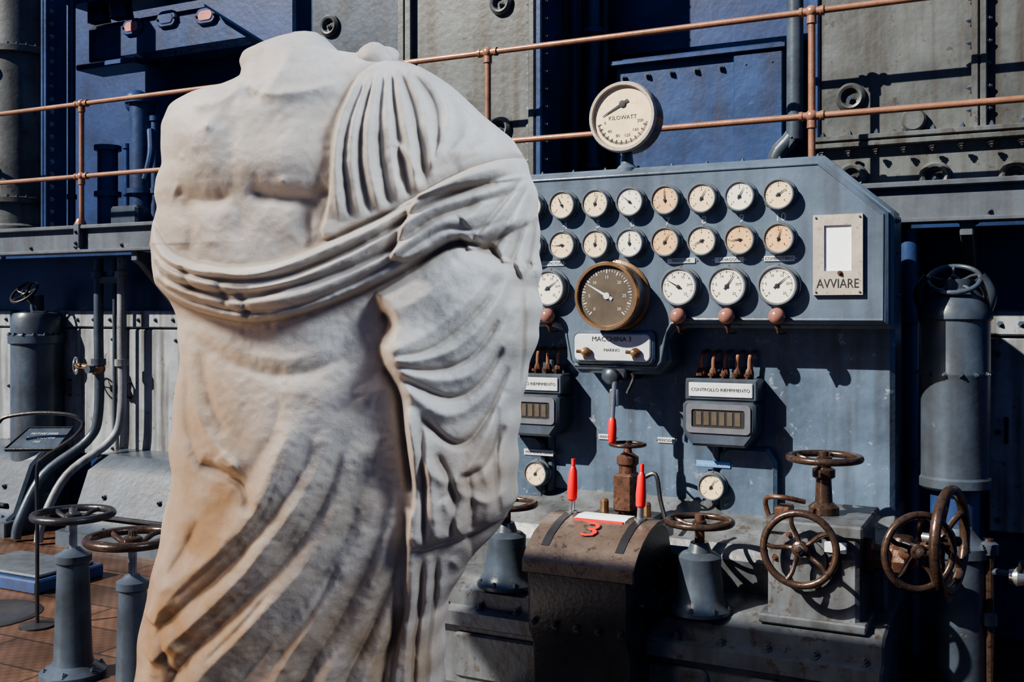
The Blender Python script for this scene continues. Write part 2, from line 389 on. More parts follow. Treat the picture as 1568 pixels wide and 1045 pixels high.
for px,py in((205,42),(318,25),(258,30)):
    p=W(px,py,D); 
    b.prism(rbox(p.x,p.z,.22,.14,.065),D-.03,D+.01,'navy',.012); b.prism(rbox(p.x,p.z,.15,.08,.038),D-.036,D-.02,'pink' if px!=258 else 'navy',.004)
    for s_ in(-.09,.09): b.bolt((p.x+s_,D-.03,p.z),(0,-1,0),.009)
b.prism([(X(330,D),za+.3),(X(430,D),za-.1),(X(470,D),za-.1),(X(470,D),zb+.3),(X(340,D),zb+.3)],D-.15,D+.1,'navy',.02)
b.box((X(130,D),D-.2,zb+.12),(X(470,D),D+.2,zb+.2),'navy',.01)
for k,px in enumerate((140,175,330,372,430)): b.prism([(X(px,D),zb),(X(px+25,D),zb),(X(px+6,D),zb+.55),(X(px,D),zb+.55)],D-.05,D+.05,'navy',.01)
b.done('overhead_beam')
b=B(); D=6.2
for px,r,zt_,mt in((218,.10,3.35,'blue'),(238,.035,3.2,'blue'),(195,.03,3.0,'navy'),(310,.09,3.3,'blue'),(110,.03,4.5,'navy'),(165,.08,3.0,'navy')):
    x=X(px,D); b.cyl((x,D,2.2),(x,D,zt_),r,mt)
    for z in(2.3,2.6,zt_-.02): b.lathe([(r*1.35,0),(r*1.35,.04)],(x,D,z),(0,0,1),mt,18)
x=X(210,D); b.box((x-.15,D-.15,2.2),(x+.15,D+.15,2.5),'slate',.02); b.ball((x,D,3.35),.10,'blue')
b.tube([(X(238,D),D-.05,3.1),(X(246,D),D-.1,2.9),(X(240,D),D-.12,2.7)],.03,'blue',10,sm=4)
b.done('injector_column')

# ================================================================== LOWER CASING (under walkway)
D=5.78; b=B()
b.box((-12,D,0),(4,6.6,ZT-.06),'navy',.02)
b.done('engine_frame')
def plates(px0,px1,name,n=2,zlo=.55,zhi=1.66):
    b=B(); x0,x1=X(px0,D),X(px1,D); w=(x1-x0)/n
    for i in range(n):
        b.box((x0+i*w+.008,D-.035,zlo),(x0+(i+1)*w-.008,D-.001,zhi-.14),'plate',.008)
        b.box((x0+i*w+.008,D-.05,zhi-.13),(x0+(i+1)*w-.008,D-.001,zhi),'plate',.01)
        boltrow(b,(x0+i*w+.06,D-.05,zhi-.07),(x0+(i+1)*w-.06,D-.05,zhi-.07),4,.011)
        for z in(zlo+.06,zlo+.5,zhi-.22): 
            for s_ in(.05,w-.05): b.bolt((x0+i*w+s_,D-.035,z),(0,-1,0),.01)
        xc=x0+(i+.22)*w; b.tube([(xc,D-.03,1.0),(xc,D-.08,1.01),(xc,D-.08,1.11),(xc,D-.03,1.12)],.01,'black',8)
    b.done(name)
plates(95,500,'casing_door',4); plates(-160,26,'casing_door',2); plates(1512,1800,'casing_door',2)
b=B(); x=X(60,5.62); b.lathe([(.19,.25),(.19,1.40),(.21,1.41),(.21,1.47),(.19,1.48),(.19,1.6),(.17,1.64),(.05,1.66),(.05,1.78)],(x,5.6,0),(0,0,1),'slate',32)
for i in range(16):
    a=2*math.pi*i/16; b.bolt((x+.2*math.cos(a),5.6+.2*math.sin(a),1.47),(0,0,1),.012)
b.lathe([(.22,0),(.22,.25),(.2,.27)],(x,5.6,0),(0,0,1),'slate',32)
wheel(b,(x-.02,5.5,1.80),(0,-.7,.7),.12,'black',5); b.cyl((x,5.6,1.7),(x-.02,5.5,1.8),.03,'black'); b.done('starting_valve')
b=B()
for px,r,mt in((151,.036,'slate'),(186,.032,'plate')):
    x=X(px,5.6); lo=W(px,650,5.6).z
    b.tube([(x,5.6,2.05),(x,5.6,1.5),(x,5.6,lo+.1),(x-.06,5.55,lo-.12),(x-.22,5.3,lo-.35),(x-.26,5.13,lo-.65),(x-.27,5.1,.02)],r,mt,12,sm=6)
    b.lathe([(r*1.5,0),(r*1.5,.05)],(x,5.6,1.9),(0,0,1),mt,14); b.lathe([(r*1.5,0),(r*1.5,.05)],(x,5.6,1.25),(0,0,1),mt,14)
x=X(170,5.6); b.box((x-.12,5.58,1.86),(x+.12,5.62,1.92),'slate',.008)
p=W(150,565,5.6); b.ball((p.x,5.6,p.z),.055,'brass'); b.cyl((p.x,5.6,p.z),(p.x-.17,5.55,p.z+.02),.022,'brass'); b.cyl((p.x,5.6,p.z),(p.x,5.5,p.z),.03,'slate')
wheel(b,(p.x-.18,5.55,p.z+.02),(-.8,-.6,0),.07,'steel',4)
x=X(172,5.6); b.tube([(x,5.62,2.05),(x,5.62,.7)],.014,'slate',8)
b.done('oil_pipe')
for a_,c_ in((-60,48),(132,300)):
    b=B(); xa,xb=X(a_,5.4),X(c_,5.4)
    b.prism([(5.2,0),(5.2,.12),(5.26,.16),(5.40,.50),(5.52,.60),(5.77,.62),(5.77,0)],xa,xb,'slate',.02,axis='x')
    b.prism([(5.15,0),(5.15,.10),(5.3,.12),(5.77,.12),(5.77,0)],xa-.03,xb+.03,'slate',.008,axis='x')
    for i in range(4): b.bolt((xa+.08+(xb-xa-.16)*i/3,5.22,.12),(0,-.5,1),.014)
    for f in(.25,.75): b.bolt((xa+(xb-xa)*f,5.33,.33),(0,-1,.4),.016)
    b.box((xa+.1,5.24,.2),(xb-.1,5.28,.22),'black',.004)
    b.done('crankcase_cover')
b=B(); p=G(10,905); b.box((p.x-.5,p.y,0),(p.x+.25,p.y+.5,.08),'blue',.01); b.box((p.x-.46,p.y+.04,.08),(p.x+.21,p.y+.46,.1),'walk',.008); b.done('floor_hatch')
b=B(); p=G(35,925); b.lathe([(.3,0),(.3,.004),(.27,.01),(.26,.006),(0,.006)],(p.x,p.y-.25,0),(0,0,1),'black',32,cap=False); b.done('manhole_cover')

def pedestal(px,pyb,zw,R,cr,name='valve_pedestal'):
    g=G(px,pyb); b=B()
    b.lathe([(cr*2.0,0),(cr*2.0,.025),(cr*1.8,.035),(cr*1.25,.06),(cr*1.15,.09),(cr*.95,zw-.22),(cr*1.12,zw-.21),(cr*1.12,zw-.18),(cr*.8,zw-.17),(cr*.45,zw-.15)],g,(0,0,1),'slate',28)
    b.cyl(g+V((0,0,zw-.2)),g+V((0,0,zw+.03)),.018,'steel',12)
    for i in range(6):
        a=math.pi*i/3; b.bolt(g+V((cr*1.7*math.cos(a),cr*1.7*math.sin(a),.03)),(0,0,1),.012)
    wheel(b,g+V((0,0,zw)),(0,0,1),R,'black' if R<.19 else 'brown',5); return b.done(name)
pedestal(112,1035,.73,.185,.072); pedestal(203,1075,.69,.20,.06)
g=G(57,960); b=B()
def off(dx,z,dy=0): return (g+RGT*dx+FWD*dy+V((0,0,z)))
b.tube([off(0,0),off(0,.5),off(0,.82),off(.03,.88),off(.1,.93),off(.2,1.0),off(.24,1.07),off(.17,1.11),off(.0,1.12),off(-.16,1.10),off(-.2,1.07)],.010,'black',8,sm=5)
b.lathe([(.09,0),(.09,.01),(.02,.02)],g,(0,0,1),'black',24)
q=[off(-.17,.93,0),off(.1,.93,0),off(.14,1.03,.12),off(-.1,1.03,.12)]
dn=V((0,0,-.015)); b.add(q+[p_+dn for p_ in q],[(0,1,2,3),(7,6,5,4),(0,4,5,1),(1,5,6,2),(2,6,7,3),(3,7,4,0)],'slate')
b.tube(q,.007,'black',8,closed=True)
up=(q[3]-q[0]).normalized(); rt=(q[1]-q[0]).normalized(); c_=sum(q,V((0,0,0)))/4+V((0,0,.004))
for k,s_ in enumerate(('MOTORE DIESEL','SALA MACCHINE','1933')): b.text(s_,c_+up*(.03-.032*k),.02,'label',rt,up)
b.done('information_stand')

# ================================================================== CONTROL BOARD
CX=-1.735; YF=4.5; YB=4.72; zt,zb,zc=2.295,1.597,2.06; hw=1.19
root=bpy.data.objects.new('control_board',None); root.location=(CX,4.9,0); bpy.context.collection.objects.link(root)
b=B()
def outline(e,notch=True):
    P=[(CX-hw-e,zb-e),(CX-.33,zb-e),(CX-.27,zb-.02-e),(CX-.245,zb-.06-e),(CX-.24-e,zb-.17),(CX-.20,zb-.215-e),(CX+.20,zb-.215-e),(CX+.24+e,zb-.17),(CX+.245,zb-.06-e),(CX+.27,zb-.02-e),(CX+.33,zb-e)]
    P+= [(CX+hw+e,zb-e),(CX+hw+e,zc+e*.5),(CX+hw-.27+e*.5,zt+e),(CX-hw+.27-e*.5,zt+e),(CX-hw-e,zc+e*.5)]
    return P
b.prism(outline(.018),YF+.035,YB+.02,'board',.012)
b.prism(outline(0),YF,YF+.06,'board',.012)
b.tube([(x_,YF-.001,z_) for x_,z_ in outline(-.02)],.006,'board',8,closed=True)
BY=4.98
b.prism([(CX-hw,.35),(CX+hw,.35),(CX+hw,zc+.01),(CX+hw-.25,zt-.02),(CX-hw+.25,zt-.02),(CX-hw,zc+.01)],YB,BY,'board2',.02)
for i in range(12): b.bolt((CX-.9+i*.163,YF+.1,zt+.018),(0,0,1),.009,'board')
for z in(1.72,1.9,2.03): b.bolt((CX+hw+.018,YF+.12,z),(1,0,0),.01,'board')
for sx in(-1,1):
    x=CX+sx*.42; b.box((x-.02,YB-.02,.75),(x+.02,YB+.01,1.42),'board2',.01)
    b.prism([(CX+sx*.44,.62),(CX+sx*.70,.62),(CX+sx*.70,.98),(CX+sx*.66,1.04),(CX+sx*.48,1.04),(CX+sx*.44,1.0)],YB-.05,YB+.01,'board2',.015)
b.prism([(4.38,.42),(4.36,.60),(4.40,.66),(4.52,.70),(4.66,.73),(4.72,.78),(4.9,.8),(BY+.02,.8),(BY+.02,.42)],CX-hw-.015,CX+hw+.015,'base',.015,axis='x')
b.prism([(4.05,0),(4.05,.25),(4.0,.27),(4.0,.33),(4.06,.345),(4.06,.41),(4.1,.44),(4.3,.46),(BY+.05,.46),(BY+.05,0)],CX-hw-.04,CX+hw+.04,'base',.01,axis='x')
for i in range(14): b.bolt((CX-hw+.01+i*.18,4.045,.343),(0,-.3,1),.013,'base')
for i in range(4): b.prism(rbox(CX-1.0+i*.66,.13,.5,.2,.03),4.03,4.06,'base',.01)
b.done('board_body',root)
b=B()
gx=[-.98-.1672*k for k in range(10)]
for k,x in enumerate(gx): b.text(str(10-k),(x,YF-.0015,2.055),.05,'label')
def plate(b,x,z,w,h,y,txt,mat='label',ink='ink',ts=None):
    b.box((x-w/2,y-.006,z-h/2),(x+w/2,y+.002,z+h/2),mat,.002); b.text(txt,(x,y-.0072,z),ts or h*.75,ink)
    for s_ in(-1,1): b.lathe([(.004,0),(.004,.003)],(x+s_*(w/2+.006),y,z),(0,-1,0),'steel',8)
big=[-.985,-1.201,-1.418,2*CX+1.418,2*CX+1.201,2*CX+.985]
for x,s_ in zip(big,['COMBUSTIBILE','LAVAGGIO','INIEZIONE','OLIO MOTORE','ACQUA','LUBRIFIC.']): plate(b,x,1.878,.13,.024,YF,s_,ts=.018)
plate(b,-1.86,1.045,.085,.026,YB,'MARCIA'); plate(b,-1.56,1.045,.085,.026,YB,'PERIODO')
plate(b,-1.32,.955,.16,.03,YB-.05,'PREMENTE OLIO','bluelabel','label',.019); plate(b,-2.2,.955,.16,.03,YB-.05,'PREMENTE OLIO','label','ink',.019)
b.done('label_plates',root)
nd=[200,160,120,95,60,140,110,75,45,20]
for k,x in enumerate(gx[::-1]):
    fa=['white','cream','cream','cream','cream','white','orange','cream','white','cream'][k]
    gauge((x,YF,2.149),.064,fa,nd[k]+random.uniform(-25,25),['0','2','4','6','8']).done('pressure_gauge')
    fb=['cream','cream','cream','cream','cream','white','orange','cream','orange','orange'][k]
    gauge((x,YF,1.962),.064,fb,random.uniform(40,220),['0','2','4','6','8']).done('pressure_gauge')
for k,x in enumerate(big):
    gauge((x,YF,1.762),.083,'white',[40,55,150,35,30,60][k],['0','5','10','15','20','25'],.055,ticks=41).done('pressure_gauge')
gauge((CX+.005,YF,1.722),.15,'dark',150,['0','5','10','15','20','25','30'],.13,'brass',41,'label',side='bezel').done('tachometer_gauge')
gb=gauge((-1.70,4.62,2.545),.158,'cream',208,['0','40','80','120','160','200'],.13,'frame',51,'ink','KILOWATT',False,195,345,.38,'brown')
gb.lathe([(.05,0),(.05,.02),(.03,.04),(.022,.1)],(-1.70,4.57,zt+.0),(0,0,1),'board',20); gb.lathe([(0,-.03),(.1,-.03),(.158,0)],(-1.70,4.62,2.545),(0,-1,0),'brown',32)
gb.done('kilowatt_gauge')
for x in(-1.32,-2.2): gauge((x,YB-.05,.857),.06,'cream',60,['0','2','4','6'],.05).done('pressure_gauge')
b=B(); c=(-.741,1.888); w,h=.2,.335
P=[(c[0]-w/2,c[1]-h/2),(c[0]+w/2,c[1]-h/2),(c[0]+w/2,c[1]+h/2),(c[0]-w/2,c[1]+h/2)]
Q=[(c[0]-w/2+.045,c[1]-h/2+.10),(c[0]+w/2-.045,c[1]-h/2+.10),(c[0]+w/2-.045,c[1]+h/2-.045),(c[0]-w/2+.045,c[1]+h/2-.045)]
b.ring(P,Q,YF-.02,YF,'frame'); b.box((c[0]-w/2+.03,YF-.010,c[1]-h/2+.08),(c[0]+w/2-.03,YF-.004,c[1]+h/2-.03),'paper',.001)
b.text('AVVIARE',(c[0],YF-.0215,c[1]-h/2+.046),.055,'ink',sx=.8)
for sx in(-1,1):
    for sz in(-1,1): b.bolt((c[0]+sx*(w/2-.012),YF-.02,c[1]+sz*(h/2-.012)),(0,-1,0),.004,'steel')
b.bolt((c[0]+.01,YF-.02,c[1]-h/2+.09),(0,-1,0),.008,'rust')
b.done('notice_frame')
for x in big:
    b=B(); b.lathe([(.012,0),(.012,.03)],(x,YF+.01,1.632),(0,-1,0),'brass',14); b.ball((x,YF-.05,1.632),.036,'knob')
    b.lathe([(.010,0),(.014,.01),(.012,.02),(.006,.03)],(x,YF-.03,1.6),(0,0,-1),'rust',12)
    b.tube([(x,YF-.03,1.58),(x,YF-.03,1.56),(x+.01,YF-.01,1.555),(x+.02,YF+.03,1.56)],.004,'rust',8,sm=4)
    b.cyl((x,YF-.04,1.62),(x,YF+.01,1.6),.01,'brass'); b.done('signal_lamp')
b=B(); b.prism(rbox(CX,1.487,.40,.155,.03),YF-.03,YF+.001,'board',.01); b.prism(rbox(CX,1.487,.37,.125,.025),YF-.04,YF-.028,'label',.005)
b.text('MACCHINA 3',(CX,YF-.0415,1.525),.032,'ink'); b.text('MARINO',(CX,YF-.0415,1.475),.02)
for sx in(-1,1):
    b.lathe([(.02,0),(.024,.015),(.012,.03),(.012,.05),(0,.055)],(CX+sx*.12,YF-.04,1.465),(0,-1,0),'brass',14); b.cyl((CX+sx*.12,YF-.06,1.465),(CX+sx*.12-.04,YF-.075,1.47),.008,'brass')
b.done('machine_nameplate',root)
b=B(); b.prism(rbox(CX,1.36,.12,.06,.02),YF-.02,YB,'slate',.008); b.lathe([(.035,0),(.035,.06),(.02,.07)],(CX+.0,YF,1.355),(0,-1,0),'slate')
b.cyl((CX+.02,YF-.05,1.36),(CX+.015,YF-.07,1.16),.011,'steel'); b.box((CX-.005,YF-.06,1.22),(CX+.04,YF-.04,1.3),'steel',.006)
b.lathe([(.012,0),(.017,.01),(.02,.05),(.018,.11),(.008,.125)],(CX+.015,YF-.07,1.17),(0,0,-1),'red',16)
b.tube([(CX+.05,YF+.05,1.37),(CX+.09,YF,1.35),(CX+.07,YF-.03,1.28)],.007,'black',8,sm=5); b.done('control_lever')
for cx_ in(-1.265,2*CX+1.265):
    b=B(); y=YB
    b.prism(rbox(cx_,1.30,.33,.10,.01),y-.13,y+.0,'slate',.008); b.box((cx_-.145,y-.138,1.268),(cx_+.145,y-.128,1.332),'label',.003)
    b.text('CONTROLLO RIEMPIMENTO',(cx_,y-.1395,1.30),.021,'ink')
    b.prism([(cx_-.15,1.09),(cx_-.12,1.05),(cx_+.12,1.05),(cx_+.15,1.09),(cx_+.165,1.12),(cx_+.165,1.235),(cx_+.15,1.25),(cx_-.15,1.25),(cx_-.165,1.235),(cx_-.165,1.12)],y-.17,y+.0,'slate',.012)
    P=rbox(cx_,1.175,.29,.13,.02); Q=rbox(cx_,1.175,.24,.08,.01)
    b.ring(P,Q,y-.178,y-.165,'steel'); b.prism(Q,y-.172,y-.16,'ink',.001)
    for i in range(6): b.box((cx_-.1+i*.035,y-.1745,1.145),(cx_-.075+i*.035,y-.1722,1.205),'dark',.001)
    for i in range(5):
        x=cx_-.11+i*.055; b.tube([(x,y-.05,1.35),(x,y-.055,1.42),(x+.006,y-.05,1.46),(x+.012,y-.0,1.47)],.009,'copper',8,sm=5); b.lathe([(.016,0),(.02,.015),(.02,.035),(.013,.05)],(x,y-.05,1.345),(0,0,1),'rust',8); b.lathe([(.017,0),(.017,.012)],(x,y-.085,1.36),(0,0,1),'rust',8); b.cyl((x,y-.05,1.365),(x,y-.09,1.365),.008,'rust',8)
    b.done('filling_counter')
b=B(); x0,x1=-.945,-.60
b.box((x0,4.1,.44),(x1,4.55,.82),'base',.015); b.box((x0-.03,4.07,.44),(x1+.03,4.6,.475),'base',.006); b.box((x0-.015,4.085,.79),(x1+.015,4.56,.84),'base',.008)
b.lathe([(.12,0),(.12,.03),(.09,.035),(.09,.05)],(-.80,4.1,.70),(0,-1,0),'base',24)
for i in range(6): b.bolt((-.80+.105*math.cos(i*math.pi/3),4.07,.70+.105*math.sin(i*math.pi/3)),(0,-1,0),.01,'rust')
b.lathe([(.06,0),(.06,.03),(.035,.05),(.03,.14),(.045,.15),(.045,.18),(.025,.19),(.02,.25)],(-.765,4.3,.84),(0,0,1),'brown',12)
b.tube([(-.95,4.2,.8),(-.97,4.18,.9),(-.9,4.15,.92),(-.82,4.2,.9)],.01,'rust',8,sm=5); b.box((-.72,4.06,.74),(-.64,4.08,.78),'label',.002)
b.box((-.93,4.15,.84),(-.87,4.25,.88),'rust',.006)
b.lathe([(.07,0),(.07,.03),(.05,.04),(.045,.1),(.06,.11),(.06,.15)],(-.60,4.25,.70),(1,0,0),'rust',8)
b.cyl((-.60,4.25,.70),(-.36,4.25,.75),.03,'rust'); b.cyl((-.47,4.25,.72),(-.39,4.1,.765),.025,'rust'); b.lathe([(.05,0),(.06,.02),(.06,.09),(.04,.12)],(-.47,4.3,.66),(0,0,1),'brown',16)
b.done('valve_chest')
for c,ax,R,ph in(((-.795,3.97,.762),(0,-1,.05),.148,.5),((-.762,4.3,1.065),(0,0,1),.152,.2),((-.385,4.06,.775),(.6,-.8,0),.15,.1),((-.29,4.2,.80),(1,-.22,0),.205,.4)):
    b=B(); wheel(b,c,ax,R,'brown',5,ph=ph); n=V(ax).normalized(); b.cyl(V(c)-n*.1,V(c)+n*.01,.017,'steel'); b.done('handwheel')
for x in(-1.222,-2.10):
    b=B(); b.lathe([(.13,.44),(.13,.455),(.115,.47),(.10,.50),(.085,.62),(.088,.66),(.07,.675),(.05,.68),(.035,.72)],(x,4.12,0),(0,0,1),'slate',28)
    b.cyl((x,4.12,.66),(x,4.12,.83),.02,'rust'); wheel(b,(x,4.12,.80),(0,0,1),.142,'brown',5)
    for i in range(8): b.bolt((x+.118*math.cos(i*math.pi/4),4.12+.118*math.sin(i*math.pi/4),.46),(0,0,1),.009)
    b.done('valve_pedestal')
b=B(); xa,xb=-1.86,-1.385
prof=[(3.84,.0),(3.84,.3),(3.8,.36),(3.79,.60),(3.79,.64),(3.83,.685),(3.90,.73),(3.99,.765),(4.08,.78),(4.16,.775),(4.28,.73),(4.34,.6),(4.34,.0)]
b.prism(prof,xa+.02,xb-.02,'black',.012,axis='x')
def onarc(y):
    ys=[3.79,3.83,3.90,3.99,4.08,4.16]; zs=[.64,.685,.73,.765,.78,.775]; return float(np.interp(y,ys,zs))
def strip(x0_,x1_,y0_,y1_,o,mat,k=14):
    vs=[];fs=[]
    for i in range(k+1):
        y=y0_+(y1_-y0_)*i/k; vs+=[(x0_,y,onarc(y)+o),(x1_,y,onarc(y)+o),(x0_,y,onarc(y)+o-.014),(x1_,y,onarc(y)+o-.014)]
    for i in range(k):
        a=4*i; c_=a+4; fs+=[(a,a+1,c_+1,c_),(a+2,c_+2,c_+3,a+3),(a,c_,c_+2,a+2),(a+1,a+3,c_+3,c_+1)]
    fs+=[(0,2,3,1),(4*k,4*k+1,4*k+3,4*k+2)]; b.add(vs,fs,mat)
strip(xa,xb,3.79,4.16,.012,'brown2'); strip(-1.80,-1.765,3.84,4.12,.015,'ink'); strip(-1.48,-1.445,3.84,4.12,.015,'ink'); strip(-1.735,-1.51,4.03,4.15,.016,'paper'); strip(-1.73,-1.515,4.015,4.03,.0165,'red',4)  # the two ink strips put the shade of the slots into colour
b.box((xa,3.785,.60),(xb,3.80,.655),'brown2',.004)
up=(V((0,4.0,onarc(4.0)))-V((0,3.87,onarc(3.87)))).normalized(); nr=V((1,0,0)).cross(up); b.text('3',V((-1.62,3.935,onarc(3.935)+.012))+nr*.010,.14,'red',(1,0,0),up,1.3)
for sx in(xa+.015,xb-.015): 
    for y_,z_ in((3.87,.5),(4.1,.6),(4.0,.4),(4.25,.5)): b.bolt((sx+(.005 if sx>-1.6 else -.005),y_,z_),(1 if sx>-1.6 else -1,0,0),.012,'black')
b.lathe([(.07,0),(.07,.03),(.04,.04),(.04,.06)],(xb-.02,4.05,.45),(1,0,0),'black',20)
for i in range(5): b.bolt((xa+.05+i*.093,3.79,.40),(0,-1,0),.01,'black')
b.done('speed_control_drum')
for x,y_ in((-1.782,4.11),(-1.462,4.08)):
    b=B(); z0=onarc(y_)+.008; d=V((.03,.02,1)).normalized(); p=V((x,y_,z0)); b.cyl(p,p+d*.08,.013,'steel'); b.lathe([(.025,0),(.025,.012)],p,(0,0,1),'steel',16)
    b.lathe([(.012,0),(.02,.008),(.022,.05),(.017,.13),(.008,.15)],p+d*.055,d,'red',16); b.cyl(p+d*.19,p+d*.235,.009,'red'); b.done('throttle_lever')
b=B(); x,y_=-1.642,4.42
b.lathe([(.09,.68),(.09,.72),(.05,.74),(.045,.80),(.055,.81),(.055,.88),(.04,.90),(.04,.96),(.05,.97),(.05,1.0),(.02,1.02),(.015,1.06)],(x,y_,0),(0,0,1),'rust',12)
b.box((x-.045,y_-.07,.76),(x+.045,y_+.04,.93),'rust',.01); wheel(b,(x,y_,1.055),(0,0,1),.085,'brown',4)
b.box((x-.15,y_-.08,.72),(x+.15,y_+.08,.75),'brown',.01)
for sx in(-.1,.1): b.lathe([(.02,0),(.02,.05),(.012,.06)],(x+sx,y_-.03,.75),(0,0,1),'brass',10)
b.tube([(x+.06,y_,.9),(x+.13,y_,.93),(x+.16,y_-.02,.82),(x+.2,y_-.05,.72)],.010,'black',8,sm=5)
b.done('governor_spindle')
# ================================================================== right side columns
b=B(); p=W(1462,600,4.90); x,y_=p.x,4.90
b.lathe([(.14,.89),(.15,.90),(.15,.935),(.142,.945),(.142,1.37),(.146,1.38),(.146,1.39),(.142,1.40),(.142,1.61),(.152,1.62),(.152,1.65),(.12,1.71),(.085,1.75),(.085,1.79)],(x,y_,0),(0,0,1),'slate',36)
b.lathe([(.10,0),(.10,.89)],(x,y_,0),(0,0,1),'blue',28)
for i in range(14): b.bolt((x+.145*math.cos(i*.449),y_+.145*math.sin(i*.449),1.385),(math.cos(i*.449),math.sin(i*.449),0),.009)
for sx in(-1,1): b.tube([(x+sx*.12,y_,1.65),(x+sx*.14,y_-.02,1.73),(x+sx*.10,y_-.03,1.80)],.028,'slate',12,sm=5)
wheel(b,(x,y_-.04,1.79),(0,-.55,.8),.115,'slate',5)
b.done('air_cylinder')
b=B(); x,y_=-.285,4.58
b.lathe([(.13,0),(.13,.03),(.11,.05),(.105,.66),(.12,.67),(.12,.71),(.08,.74),(.05,.78)],(x,y_,0),(0,0,1),'slate',30)
for i in range(10): b.bolt((x+.11*math.cos(i*.628),y_+.11*math.sin(i*.628),.71),(0,0,1),.011)
b.done('valve_column')
b=B(); x=X(1392,5.4); b.cyl((x,5.4,0),(x,5.4,2.05),.05,'blue'); b.lathe([(.075,0),(.075,.04)],(x,5.4,1.6),(0,0,1),'blue',18); b.lathe([(.075,0),(.075,.04)],(x,5.4,.9),(0,0,1),'blue',18); b.done('riser_pipe')
b=B(); p=W(1515,850,4.55); x,y_=p.x,4.55
b.tube([(x,y_,0),(x,y_,.75)],.017,'brown',10); b.lathe([(.02,0),(.035,.01),(.035,.05),(.02,.06)],(x,y_,.68),(0,0,1),'slate',12); b.lathe([(.02,0),(.03,.01),(.03,.05),(.02,.06)],(x,y_,.40),(0,0,1),'slate',12)
b.tube([(x+.0,y_,.62),(x+.05,y_,.62),(x+.16,y_,.6),(x+.3,y_,.62)],.014,'slate',10,sm=4); b.lathe([(.03,-.03),(.04,0),(.03,.03)],(x+.1,y_,.61),(1,0,0),'steel',12); b.cyl((x+.1,y_,.61),(x+.12,y_-.05,.68),.012,'black')
b.done('drain_pipe')

# ================================================================== STATUE
def cat2(pts,k=8): return np.array([[p.x,p.y] for p in catmull([(a,c_,0) for a,c_ in pts],k)])
GX0,GX1,GY0,GY1,ST=180,860,30,1420,1.4
gxs=np.arange(GX0,GX1,ST); gys=np.arange(GY0,GY1,ST); E=np.zeros((len(gys),len(gxs))); XX,YY=np.meshgrid(gxs,gys)
def blur(A,s):
    r=int(3*s)+1; k=np.exp(-.5*(np.arange(-r,r+1)/s)**2); k/=k.sum()
    A=np.pad(A,r,mode='edge')
    A=np.apply_along_axis(lambda m:np.convolve(m,k,'valid'),0,A); A=np.apply_along_axis(lambda m:np.convolve(m,k,'valid'),1,A); return A
def ridge(pts,w,h,t0=.18,t1=.18,asym=0.,prof='g'):
    global E
    P=cat2(pts,7) if len(pts)>2 else cat2([pts[0],((pts[0][0]+pts[1][0])/2,(pts[0][1]+pts[1][1])/2),pts[1]],5)
    m=3.2*w*(1+abs(asym)); 
    ix0=max(0,int((P[:,0].min()-m-GX0)/ST)); ix1=min(len(gxs),int((P[:,0].max()+m-GX0)/ST)+1)
    iy0=max(0,int((P[:,1].min()-m-GY0)/ST)); iy1=min(len(gys),int((P[:,1].max()+m-GY0)/ST)+1)
    x=XX[iy0:iy1,ix0:ix1]; y=YY[iy0:iy1,ix0:ix1]
    best=np.full(x.shape,1e9); S=np.zeros(x.shape); SG=np.zeros(x.shape)
    L=np.concatenate([[0],np.cumsum(np.hypot(*np.diff(P,axis=0).T))]); tot=L[-1]
    for i in range(len(P)-1):
        ax,ay=P[i]; dx,dy=P[i+1]-P[i]; l2=dx*dx+dy*dy+1e-9
        t=np.clip(((x-ax)*dx+(y-ay)*dy)/l2,0,1); d=np.hypot(x-ax-t*dx,y-ay-t*dy); mk=d<best
        best=np.where(mk,d,best); S=np.where(mk,(L[i]+t*math.sqrt(l2))/tot,S); SG=np.where(mk,np.sign(dx*(y-ay)-dy*(x-ax)),SG)
    ww=w*(1+asym*SG); q=best/ww
    f=np.exp(-q**1.6) if prof=='g' else np.exp(-q*1.3)
    tp=np.ones(x.shape)
    if t0>0: tp*=np.sin(np.clip(S/t0,0,1)*math.pi/2)
    if t1>0: tp*=np.sin(np.clip((1-S)/t1,0,1)*math.pi/2)
    E[iy0:iy1,ix0:ix1]+=h*f*tp
def sdf(poly,k=0):
    P=np.array(poly,float) if not k else cat2(list(poly)+[poly[0]],k)
    best=np.full(XX.shape,1e9); ins=np.zeros(XX.shape,bool); n=len(P)
    for i in range(n):
        ax,ay=P[i]; bx,by=P[(i+1)%n]; dx,dy=bx-ax,by-ay; l2=dx*dx+dy*dy+1e-9
        t=np.clip(((XX-ax)*dx+(YY-ay)*dy)/l2,0,1); best=np.minimum(best,np.hypot(XX-ax-t*dx,YY-ay-t*dy))
        c_=((ay>YY)!=(by>YY))
        with np.errstate(divide='ignore',invalid='ignore'): xi=(bx-ax)*(YY-ay)/(by-ay+1e-12)+ax
        ins^=(c_&(XX<xi))
    return np.where(ins,best,-best)
def layer(poly,h,w,k=4,p=.5,mask=1.):
    global E
    s_=np.clip(sdf(poly,k)/w,0,1); E+=h*(1-(1-s_)**2)**p*mask
def bump(cx,cy,rx,ry,h,ang=0):
    global E
    a=math.radians(ang); dx=XX-cx;dy=YY-cy; u=dx*math.cos(a)+dy*math.sin(a); v=-dx*math.sin(a)+dy*math.cos(a)
    E+=h*np.exp(-((u/rx)**2+(v/ry)**2))
bump(438,90,60,60,22); bump(285,190,45,45,12)
bump(312,232,62,48,14,-12); bump(432,240,72,46,17,8); bump(375,160,110,30,5)
ridge([(262,290),(290,302),(322,304),(348,292)],14,-7,.1,.2); ridge([(372,288),(400,298),(440,304),(475,300),(500,284)],13,-10,.2,.1)
ridge([(356,175),(352,225),(352,285),(362,330),(366,395)],18,-5,.3,.1)
